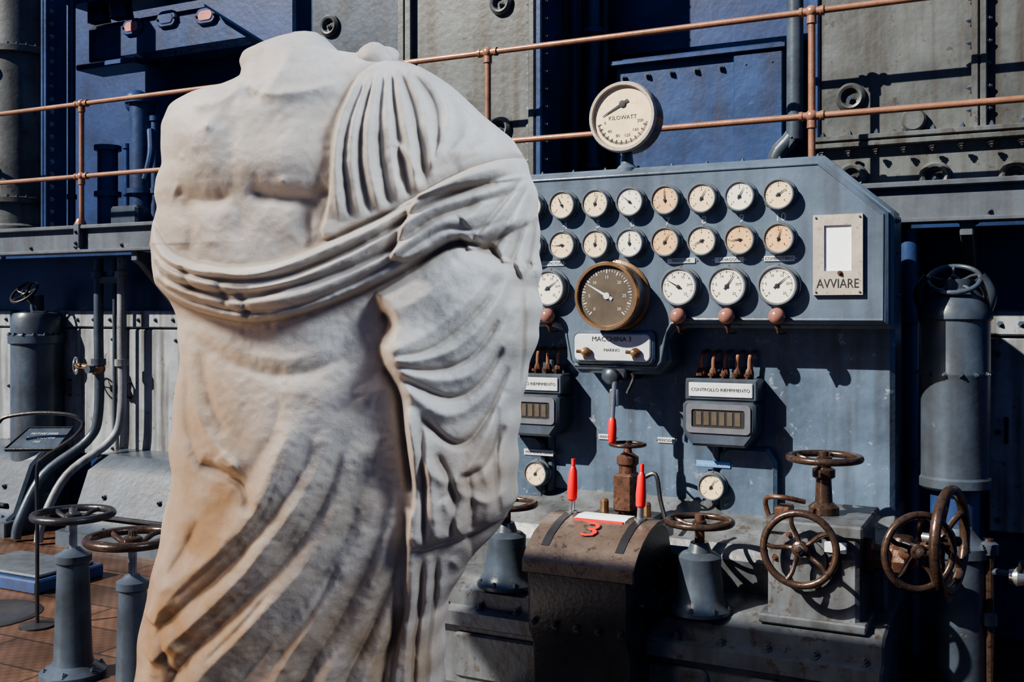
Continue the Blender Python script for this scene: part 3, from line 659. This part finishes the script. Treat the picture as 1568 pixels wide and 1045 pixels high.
ridge([(372,112),(340,150),(290,160)],9,6); ridge([(392,118),(400,142),(470,138),(530,118)],9,7); bump(384,140,14,12,-8)
ridge([(368,96),(380,122),(392,142)],8,5); ridge([(450,70),(430,110),(400,140)],10,5)
bump(315,335,38,26,3); bump(415,338,42,26,3); bump(350,375,60,22,4)
ridge([(275,300),(285,350),(280,395)],12,-5)
ridge([(480,300),(470,345),(478,380)],14,-6); bump(432,276,8,7,4); bump(318,192,6,7,6); bump(275,240,5,5,3)
SH=[(545,112),(575,92),(605,88),(655,100),(705,135),(765,190),(812,240),(812,275),(690,295),(570,335),(493,366),(500,305),(507,255),(510,205),(528,150)]
layer(SH,16,7,3)
for P_,w_,h_ in [([(552,118),(524,180),(514,250),(520,340)],7,9),([(566,112),(544,180),(538,250),(552,335)],7,8),([(580,106),(566,180),(566,250),(582,325)],8,11),
    ([(593,103),(592,170),(598,240),(612,312)],8,9),([(604,100),(616,160),(628,225),(640,298)],8,12),([(618,98),(642,150),(655,205),(662,272)],8,10),
    ([(634,98),(672,140),(686,180),(675,225),(658,258)],9,11),([(655,104),(706,150),(722,190),(700,225),(668,252)],8,6),([(700,140),(748,180),(760,205),(730,228),(690,246)],9,5),
    ([(745,178),(790,212),(800,230),(760,242),(700,262)],8,5)]: ridge(P_,w_,h_,.08,.15)
for P_ in [[(573,115),(555,180),(552,250),(566,330)],[(587,110),(580,180),(583,250),(597,315)],[(599,108),(604,170),(613,240),(627,305)],[(611,108),(630,160),(642,215),(652,285)],[(559,118),(534,180),(526,250),(536,335)],[(628,110),(660,150),(670,200),(664,250)]]: ridge(P_,3.5,-6,.1,.1)
ridge([(602,215),(625,240),(640,270)],5,8)
A_=[(232,345),(250,375),(285,397),(345,408),(420,402),(495,372),(570,338),(640,300),(715,262),(815,238)]
B_=[(236,440),(262,462),(320,484),(395,494),(470,478),(550,448),(620,415),(690,372),(740,372),(828,330)]
layer([(225,330)]+A_+[(845,280)]+B_[::-1]+[(225,430)],34,22,3,.6)
def lerp(t,wob=0,ph=0): return [(a[0]*(1-t)+c_[0]*t, a[1]*(1-t)+c_[1]*t+wob*math.sin(i*1.3+ph)) for i,(a,c_) in enumerate(zip(A_,B_))]
ridge(lerp(.13,2),9,11,.05,.1); ridge(lerp(.28,2,1),4,-12,.05,.1); ridge(lerp(.40,3,2),10,10,.05,.15); ridge(lerp(.54,5,.5),4,-11,.05,.3); ridge(lerp(.68,3,1.5),10,8,.05,.3); ridge(lerp(.82,4,2.4),4,-10,.05,.5); ridge(lerp(.93,2,3),8,6,.05,.4)
ridge([(330,430),(380,440),(470,415),(560,375)],4,-7); ridge([(262,425),(320,452),(380,458),(450,440)],4,-8); ridge([(300,400),(380,425),(470,398)],4,5)
for x_,y_ in((290,430),(345,452),(378,470),(250,420)): ridge([(x_-8,y_-22),(x_+2,y_),(x_+5,y_+20)],5,-6)
VE=[(640,300),(720,258),(800,240),(842,270),(848,440),(826,434),(812,402),(800,430),(786,402),(770,404),(752,376),(735,382),(716,384),(706,366),(660,388),(600,400)]
layer(VE,18,7,2)
for P_,w_,h_ in [([(808,255),(760,300),(712,345)],12,7),([(812,262),(775,320),(735,372)],10,8),([(816,270),(795,330),(768,396)],10,9),([(820,280),(812,340),(797,410)],8,8),([(826,300),(828,360),(822,425)],8,8)]: ridge(P_,w_,h_,.15,.02)
for P_ in [[(806,270),(765,320),(724,368)],[(812,280),(785,330),(753,384)],[(818,290),(803,345),(783,400)],[(822,300),(820,350),(810,412)]]: ridge(P_,4,-9,.2,.02)
PO=[(574,450),(640,408),(700,372),(770,395),(850,425),(850,520),(835,570),(815,640),(815,780),(770,800),(712,826),(628,842),(632,760),(622,690),(612,610),(594,572),(582,530),(594,498),(580,470)]
layer(PO,38,26,3,.6)
bump(620,530,40,45,16); bump(690,440,70,40,14,-30); bump(735,520,50,70,10)
for P_,w_,h_ in [([(592,542),(640,522),(700,480),(745,435),(768,405)],12,8),([(596,550),(660,548),(716,520),(758,470),(782,420)],9,10),([(604,562),(670,580),(728,568),(765,515),(788,460)],11,10),
   ([(614,585),(680,632),(735,612),(770,560),(795,480)],12,11),([(625,610),(645,690),(690,735),(735,690),(775,600)],11,12),([(628,620),(636,720),(630,836)],10,11),
   ([(655,660),(662,740),(672,830)],9,9),([(690,742),(745,765),(788,740)],10,8),([(800,440),(792,560),(786,680),(780,780)],13,14),([(815,440),(815,520),(805,600)],8,9),([(680,760),(700,800),(712,822)],9,8),([(735,700),(750,750),(745,805)],10,8),([(600,480),(660,450),(700,400)],14,5)]: ridge(P_,w_,h_,.12,.1)
for P_,w_,h_ in [([(606,546),(660,535),(712,498),(755,450)],4,-7),([(610,560),(670,566),(724,545),(765,490)],4,-9),([(616,578),(685,608),(732,590),(772,530)],5,-10),([(640,632),(700,680),(745,640),(780,560)],6,-14),
   ([(645,640),(650,740),(650,835)],5,-14),([(668,690),(695,755),(690,820)],6,-12),([(715,720),(722,770),(722,815)],6,-9),([(700,730),(740,715),(775,650)],6,-12),([(586,560),(610,600),(618,680),(628,760)],7,-14),([(764,620),(760,700),(765,790)],5,-11),([(584,478),(600,500),(590,530)],6,-10),([(803,440),(803,520),(797,600)],4,-10)]: ridge(P_,w_,h_,.15,.12)
bump(490,590,130,130,20); bump(430,780,90,190,20,18); bump(600,780,60,200,10)
ridge([(282,510),(340,550),(400,572),(470,572),(540,540)],11,-5); ridge([(290,500),(350,530),(430,552),(520,530)],14,4)
ridge([(284,520),(290,600),(320,680),(372,722)],10,7); ridge([(300,540),(318,620),(345,670)],7,-4); ridge([(278,560),(278,650),(300,715),(345,735)],7,-7); ridge([(330,700),(345,715),(362,712)],8,7)
ridge([(300,712),(345,732),(372,755),(380,790)],8,-12); ridge([(430,600),(420,660),(395,705),(372,745)],12,-4)
ridge([(372,745),(392,762),(425,700),(455,640)],12,6,.1,.3)
LG=[([(470,620),(448,690),(405,765),(345,840),(262,915),(225,960)],17,12),([(512,650),(476,745),(415,830),(340,915),(262,985),(225,1020)],14,11),([(548,680),(515,790),(455,885),(370,975),(300,1050),(250,1150)],21,14),
    ([(585,720),(548,840),(490,940),(425,1040),(370,1150),(340,1300)],13,11),([(612,750),(590,860),(548,960),(492,1060),(450,1200),(430,1390)],18,13),([(632,780),(622,880),(585,980),(545,1080),(520,1220),(510,1400)],12,11),
    ([(385,770),(330,845),(262,895),(235,910)],12,7)]
for P_,w_,h_ in LG: ridge(P_,w_,h_,.5,.02,.25)
for i,(a,c_) in enumerate(zip(LG[:-2],LG[1:-1])):
    n_=min(len(a[0]),len(c_[0])); ridge([((p[0]+q[0])/2,(p[1]+q[1])/2) for p,q in zip(a[0][:n_],c_[0][:n_])],(7,9,7,10,7)[i],(-7,-13,-6,-13,-9)[i],(.65,.45,.7,.45,.4)[i],.02)
for P_,w_,h_ in [([(440,690),(400,790),(330,862),(250,930)],5,-4),([(470,760),(440,830),(380,900),(300,970)],5,-4),([(300,800),(275,850),(245,895)],7,-6),([(420,900),(370,960),(310,1020)],5,-5),([(520,860),(470,950),(410,1030)],5,-5),([(250,960),(256,990),(272,1010)],9,8),([(240,975),(250,1020),(262,1045)],5,-6),([(590,900),(555,990),(510,1060)],5,-5),([(262,800),(245,900),(232,980),(222,1060)],9,6)]: ridge(P_,w_,h_,.3,.15)
pm=1-np.clip((sdf(PO,3)+1)/8,0,1)
layer([(622,780),(700,780),(722,860),(705,900),(700,960),(700,1415),(585,1415),(600,1040),(618,930)],18,12,3,.5,pm)
for x_ in(632,655,676): ridge([(x_+4,850),(x_-2,930),(x_-10,1045),(x_-14,1400)],8,11,.1,.02)
for x_ in(644,666): ridge([(x_+3,850),(x_-2,930),(x_-12,1045),(x_-16,1400)],4,-12,.1,.02)
ridge([(606,900),(600,980),(582,1060),(570,1400)],6,-16,.2,.02); ridge([(690,855),(705,880),(695,910)],7,9)
n1=blur(np.random.randn(*E.shape),9); n1/=n1.std(); n2=blur(np.random.randn(*E.shape),2.6); n2/=n2.std()
E=blur(E,1.0)*.95; E+=n1*1.0+n2*.28
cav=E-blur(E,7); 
yl=[52,56,60,72,84,95,108,122,138,148,165,195,230,255,275,300,320,350,380,410,440,460,490,540,600,640,680,720,760,820,880,930,980,1045,1200,1420]
xl_=[450,436,424,396,372,367,371,368,332,291,262,250,250,252,243,240,245,237,233,238,246,262,276,279,273,269,263,268,262,250,238,226,218,212,204,200]
yr=[52,56,62,72,84,90,96,104,118,135,155,180,215,250,290,330,380,415,440,470,515,545,580,620,700,760,790,815,840,860,890,915,960,1045,1420]
xr_=[486,496,502,512,524,575,622,642,668,694,716,742,786,808,820,825,828,829,824,829,827,816,806,798,794,791,778,758,735,716,700,686,684,679,672]
yF=[52,60,75,100,130,160,220,300,400,520,700,850,1045,1420]; F_=[14,26,40,58,82,100,124,138,140,138,145,152,160,165]
rows=np.concatenate([np.linspace(52,110,60),np.arange(111.2,1420,1.55)]); NF=460; NB=130
TS=2.05; K=TS/1600
XL=np.interp(rows,yl,xl_); XR=np.interp(rows,yr,xr_); FF=np.interp(rows,yF,F_)
def sm1(a,k=9): p=np.pad(a,k//2,mode='edge'); return np.convolve(p,np.ones(k)/k,'valid')
XL=sm1(sm1(XL,5),5);XR=sm1(sm1(XR,5),5);FF=sm1(FF,9)
XR+=1.5*np.sin(rows*.11)*(rows>250)+1.2*np.sin(rows*.043+1)*(rows>250); XL+=1.5*np.sin(rows*.07)*(rows>380)
def samp(A,x,y):
    fx=np.clip((x-GX0)/ST,0,A.shape[1]-1.001); fy=np.clip((y-GY0)/ST,0,A.shape[0]-1.001); ix=fx.astype(int);iy=fy.astype(int);tx=fx-ix;ty=fy-iy
    return A[iy,ix]*(1-tx)*(1-ty)+A[iy,ix+1]*tx*(1-ty)+A[iy+1,ix]*(1-tx)*ty+A[iy+1,ix+1]*tx*ty
phi=np.linspace(0,math.pi,NF); sF=-np.cos(phi); phB=np.linspace(math.pi,2*math.pi,NB+2)[1:-1]; sB=-np.cos(phB)
R=len(rows); C=(XL+XR)/2; H=(XR-XL)/2
xf=C[:,None]+H[:,None]*sF[None]; dep0=FF[:,None]*np.sqrt(np.clip(1-np.abs(sF)**2.4,0,1))[None]; yf=np.repeat(rows[:,None],NF,1)
sc=1-(dep0+25)/1600*.95
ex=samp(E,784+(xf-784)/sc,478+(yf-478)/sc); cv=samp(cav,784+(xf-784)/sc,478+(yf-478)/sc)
fade=(1-np.abs(sF)**14)[None]*np.clip((rows-50)/30,0,1)[:,None]
df=dep0+ex*fade
xb_=C[:,None]+H[:,None]*sB[None]; yb_=np.repeat(rows[:,None],NB,1)
db=-FF[:,None]*.8*np.sqrt(np.clip(1-np.abs(sB)**2.4,0,1))[None]; db+= 7*np.sin(xb_*.09+yb_*.015)*(1-np.abs(sB)**6)[None]*np.clip((yb_-150)/60,0,1)
x=np.concatenate([xf,xb_],1); y=np.concatenate([yf,yb_],1); d=np.concatenate([df,db],1)
t=TS-d*K
F3=np.array(FWD);R3=np.array(RGT)
pos=F3[None,None]*t[...,None]+R3[None,None]*((x-784)*K)[...,None]; pos[...,2]=CAM_H+(478-y)*K
NC=NF+NB; verts=pos.reshape(-1,3)
ids=np.arange(R*NC).reshape(R,NC); nx=np.roll(ids,-1,1)
quads=np.stack([ids[:-1],ids[1:],nx[1:],nx[:-1]],-1).reshape(-1,4)
zb_s=verts[:,2].min()
tc_=verts[:NC].mean(0)+np.array([0,0,.004]); bc_=verts[-NC:].mean(0); verts=np.vstack([verts,tc_,bc_])
tri=[[R*NC,i,(i+1)%NC] for i in range(NC)]+[[R*NC+1,(R-1)*NC+(i+1)%NC,(R-1)*NC+i] for i in range(NC)]
org=np.array([verts[:,0].mean(),verts[:,1].mean(),zb_s])
me=bpy.data.meshes.new('marble_torso')
loops=np.concatenate([quads.ravel(),np.array(tri).ravel()]); nq=len(quads); nt_=len(tri)
me.vertices.add(len(verts)); me.vertices.foreach_set('co',(verts-org).astype(np.float32).ravel())
me.loops.add(len(loops)); me.loops.foreach_set('vertex_index',loops.astype(np.int32))
me.polygons.add(nq+nt_); me.polygons.foreach_set('loop_start',np.concatenate([np.arange(nq)*4,nq*4+np.arange(nt_)*3]).astype(np.int32))
me.update(calc_edges=True); me.validate()
me.polygons.foreach_set('use_smooth',[True]*len(me.polygons))
col=np.zeros((R,NC,4)); col[...,3]=1
def g2(cx,cy,rx,ry): return np.exp(-(((x-cx)/rx)**2+((y-cy)/ry)**2))
stn=g2(345,800,22,20)*.9+g2(330,640,110,200)*.42+g2(280,1000,130,240)*.55+g2(740,730,60,90)*.5+g2(620,520,60,60)*.15+g2(380,740,40,60)*.4+g2(640,1000,80,120)*.45+g2(450,980,240,200)*.42+g2(330,345,90,50)*.25+g2(520,760,140,200)*.18+g2(400,280,160,120)*.10
col[...,0]=np.clip(stn,0,1); crease=np.zeros((R,NC)); crease[:,:NF]=np.clip(-cv/7,0,1); col[...,1]=crease  # red holds stain patches; green darkens where the surface dips below its surroundings
ca=me.color_attributes.new('stain_crease','FLOAT_COLOR','POINT'); full=np.vstack([col.reshape(-1,4),np.zeros((2,4))]); ca.data.foreach_set('color',full.astype(np.float32).ravel())
def marble():
    m,nt,p=nodes_new('weathered_marble'); N=nt.nodes;L=nt.links
    tc=N.new('ShaderNodeTexCoord'); at=N.new('ShaderNodeAttribute'); at.attribute_name='stain_crease'; sp=N.new('ShaderNodeSeparateColor'); L.new(at.outputs['Color'],sp.inputs[0])
    def noise(sc_,det=8,ro=.6):
        n=N.new('ShaderNodeTexNoise'); n.inputs['Scale'].default_value=sc_; n.inputs['Detail'].default_value=det; n.inputs['Roughness'].default_value=ro; L.new(tc.outputs['Object'],n.inputs['Vector']); return n
    a=noise(5); cr=N.new('ShaderNodeValToRGB'); cr.color_ramp.elements[0].position=.3; cr.color_ramp.elements[0].color=(.52,.455,.37,1); cr.color_ramp.elements[1].position=.68; cr.color_ramp.elements[1].color=(.68,.625,.55,1); L.new(a.outputs['Fac'],cr.inputs[0])
    nb=noise(9,6); mul=N.new('ShaderNodeMath'); mul.operation='MULTIPLY'; L.new(sp.outputs[0],mul.inputs[0]); mr=N.new('ShaderNodeMapRange'); mr.inputs[1].default_value=.3; mr.inputs[2].default_value=.65; mr.inputs[3].default_value=.5; mr.inputs[4].default_value=1.4; L.new(nb.outputs['Fac'],mr.inputs[0]); L.new(mr.outputs[0],mul.inputs[1])
    m1=N.new('ShaderNodeMixRGB'); L.new(mul.outputs[0],m1.inputs[0]); L.new(cr.outputs[0],m1.inputs[1]); m1.inputs[2].default_value=(.40,.245,.125,1)
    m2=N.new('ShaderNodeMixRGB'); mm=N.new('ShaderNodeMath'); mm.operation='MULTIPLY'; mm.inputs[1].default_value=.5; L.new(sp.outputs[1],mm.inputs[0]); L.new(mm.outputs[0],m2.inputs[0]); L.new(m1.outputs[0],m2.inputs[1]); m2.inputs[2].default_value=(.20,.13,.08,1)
    ns=noise(70,5,.7); rs=N.new('ShaderNodeValToRGB'); rs.color_ramp.elements[0].position=.57; rs.color_ramp.elements[0].color=(0,0,0,1); rs.color_ramp.elements[1].position=.72; rs.color_ramp.elements[1].color=(.35,.35,.35,1); L.new(ns.outputs['Fac'],rs.inputs[0])
    m3=N.new('ShaderNodeMixRGB'); L.new(rs.outputs[0],m3.inputs[0]); L.new(m2.outputs[0],m3.inputs[1]); m3.inputs[2].default_value=(.27,.21,.15,1)
    mp=N.new('ShaderNodeMapping'); mp.inputs['Scale'].default_value=(10,10,2.5); L.new(tc.outputs['Object'],mp.inputs[0]); nst=N.new('ShaderNodeTexNoise'); nst.inputs['Scale'].default_value=1.5; nst.inputs['Detail'].default_value=7; L.new(mp.outputs[0],nst.inputs['Vector'])
    rst=N.new('ShaderNodeValToRGB'); rst.color_ramp.elements[0].position=.52; rst.color_ramp.elements[0].color=(0,0,0,1); rst.color_ramp.elements[1].position=.78; rst.color_ramp.elements[1].color=(.22,.22,.22,1); L.new(nst.outputs['Fac'],rst.inputs[0])
    m4=N.new('ShaderNodeMixRGB'); L.new(rst.outputs[0],m4.inputs[0]); L.new(m3.outputs[0],m4.inputs[1]); m4.inputs[2].default_value=(.30,.205,.12,1)
    L.new(m4.outputs[0],p.inputs['Base Color']); p.inputs['Roughness'].default_value=.55
    bp=N.new('ShaderNodeBump'); bp.inputs['Strength'].default_value=.4; bp.inputs['Distance'].default_value=.003; nn=noise(150,6,.7); L.new(nn.outputs['Fac'],bp.inputs['Height']); L.new(bp.outputs['Normal'],p.inputs['Normal'])
    return m
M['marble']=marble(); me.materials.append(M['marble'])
sroot=bpy.data.objects.new('draped_marble_statue',None); sroot.location=tuple(org); bpy.context.collection.objects.link(sroot)
so=bpy.data.objects.new('draped_torso',me); bpy.context.collection.objects.link(so); so.parent=sroot
def SP(px,py,dep): return FWD*(TS-dep*K)+RGT*((px-784)*K)+V((0,0,CAM_H+(478-py)*K))
b=B(); c=SP(578,100,35)
b.ball(c,.036,'marble',28,.85); b.ball(SP(596,96,30),.024,'marble',20,.9); b.ball(SP(560,104,40),.02,'marble',20)
for ob_v in range(len(b.v)):
    v=V(b.v[ob_v]); k=math.sin(v.x*90)*math.sin(v.z*110)*math.sin(v.y*80); b.v[ob_v]=tuple(v+(v-c).normalized()*k*.004)
b.done('shoulder_clasp',sroot)
b=B(); o=V(org.tolist()); b.lathe([(.47,zb_s-.10-.0),(.47,zb_s-.02),(.45,zb_s)],(o.x,o.y,0),(0,0,1),'marble',48); b.box((o.x-.5,o.y-.42,0),(o.x+.5,o.y+.42,zb_s-.1),'plate',.01)
b.done('plinth',sroot)

# ================================================================== LIGHT + CAMERA
def look(ob,d): ob.rotation_euler=V(d).to_track_quat('-Z','Y').to_euler()
l=bpy.data.lights.new('sun','SUN'); l.energy=9.5; l.angle=math.radians(.5); l.color=(1,.94,.83); o=bpy.data.objects.new('sun',l); bpy.context.collection.objects.link(o); look(o,(.8,1,-.95)); o.location=(-6,-3,8)
def area(name,loc,tgt,size,e,col,spread=180):
    l=bpy.data.lights.new(name,'AREA'); l.energy=e; l.size=size; l.color=col; l.spread=math.radians(spread); o=bpy.data.objects.new(name,l); bpy.context.collection.objects.link(o); o.location=loc; look(o,V(tgt)-V(loc)); return o
area('statue_key_light',(-3.3,.0,3.9),(-1.2,1.75,1.6),.9,14,(1,.94,.86),50)  # added soft key for the statue, no fixture behind it
area('statue_warm_fill',(-3.4,.3,.5),(-1.3,1.8,1.1),.8,5,(1,.70,.42),60)  # added warm fill from below, standing in for sunlit floor bounce
area('statue_cool_fill',(1.6,1.6,3.8),(-1.0,1.9,1.8),.8,14,(.74,.86,1),50)  # cool fill added on the statue's right side, not a hall fixture
w=bpy.data.worlds.new('world'); scene.world=w; w.use_nodes=True; bg=w.node_tree.nodes['Background']; bg.inputs[0].default_value=(.20,.38,1,1); bg.inputs[1].default_value=.36
cam=bpy.data.cameras.new('camera'); co=bpy.data.objects.new('camera',cam); bpy.context.collection.objects.link(co); scene.camera=co
co.location=(0,0,CAM_H); co.rotation_euler=(math.pi/2,0,YAW); cam.lens=36*1600/1568; cam.sensor_width=36; cam.clip_start=.05
cam.shift_y=-(522.6-478)/1568
try:
    scene.view_settings.look='AgX - Medium High Contrast'
except Exception as e: print('look',e)
print('statue base z',zb_s,'verts',len(verts))
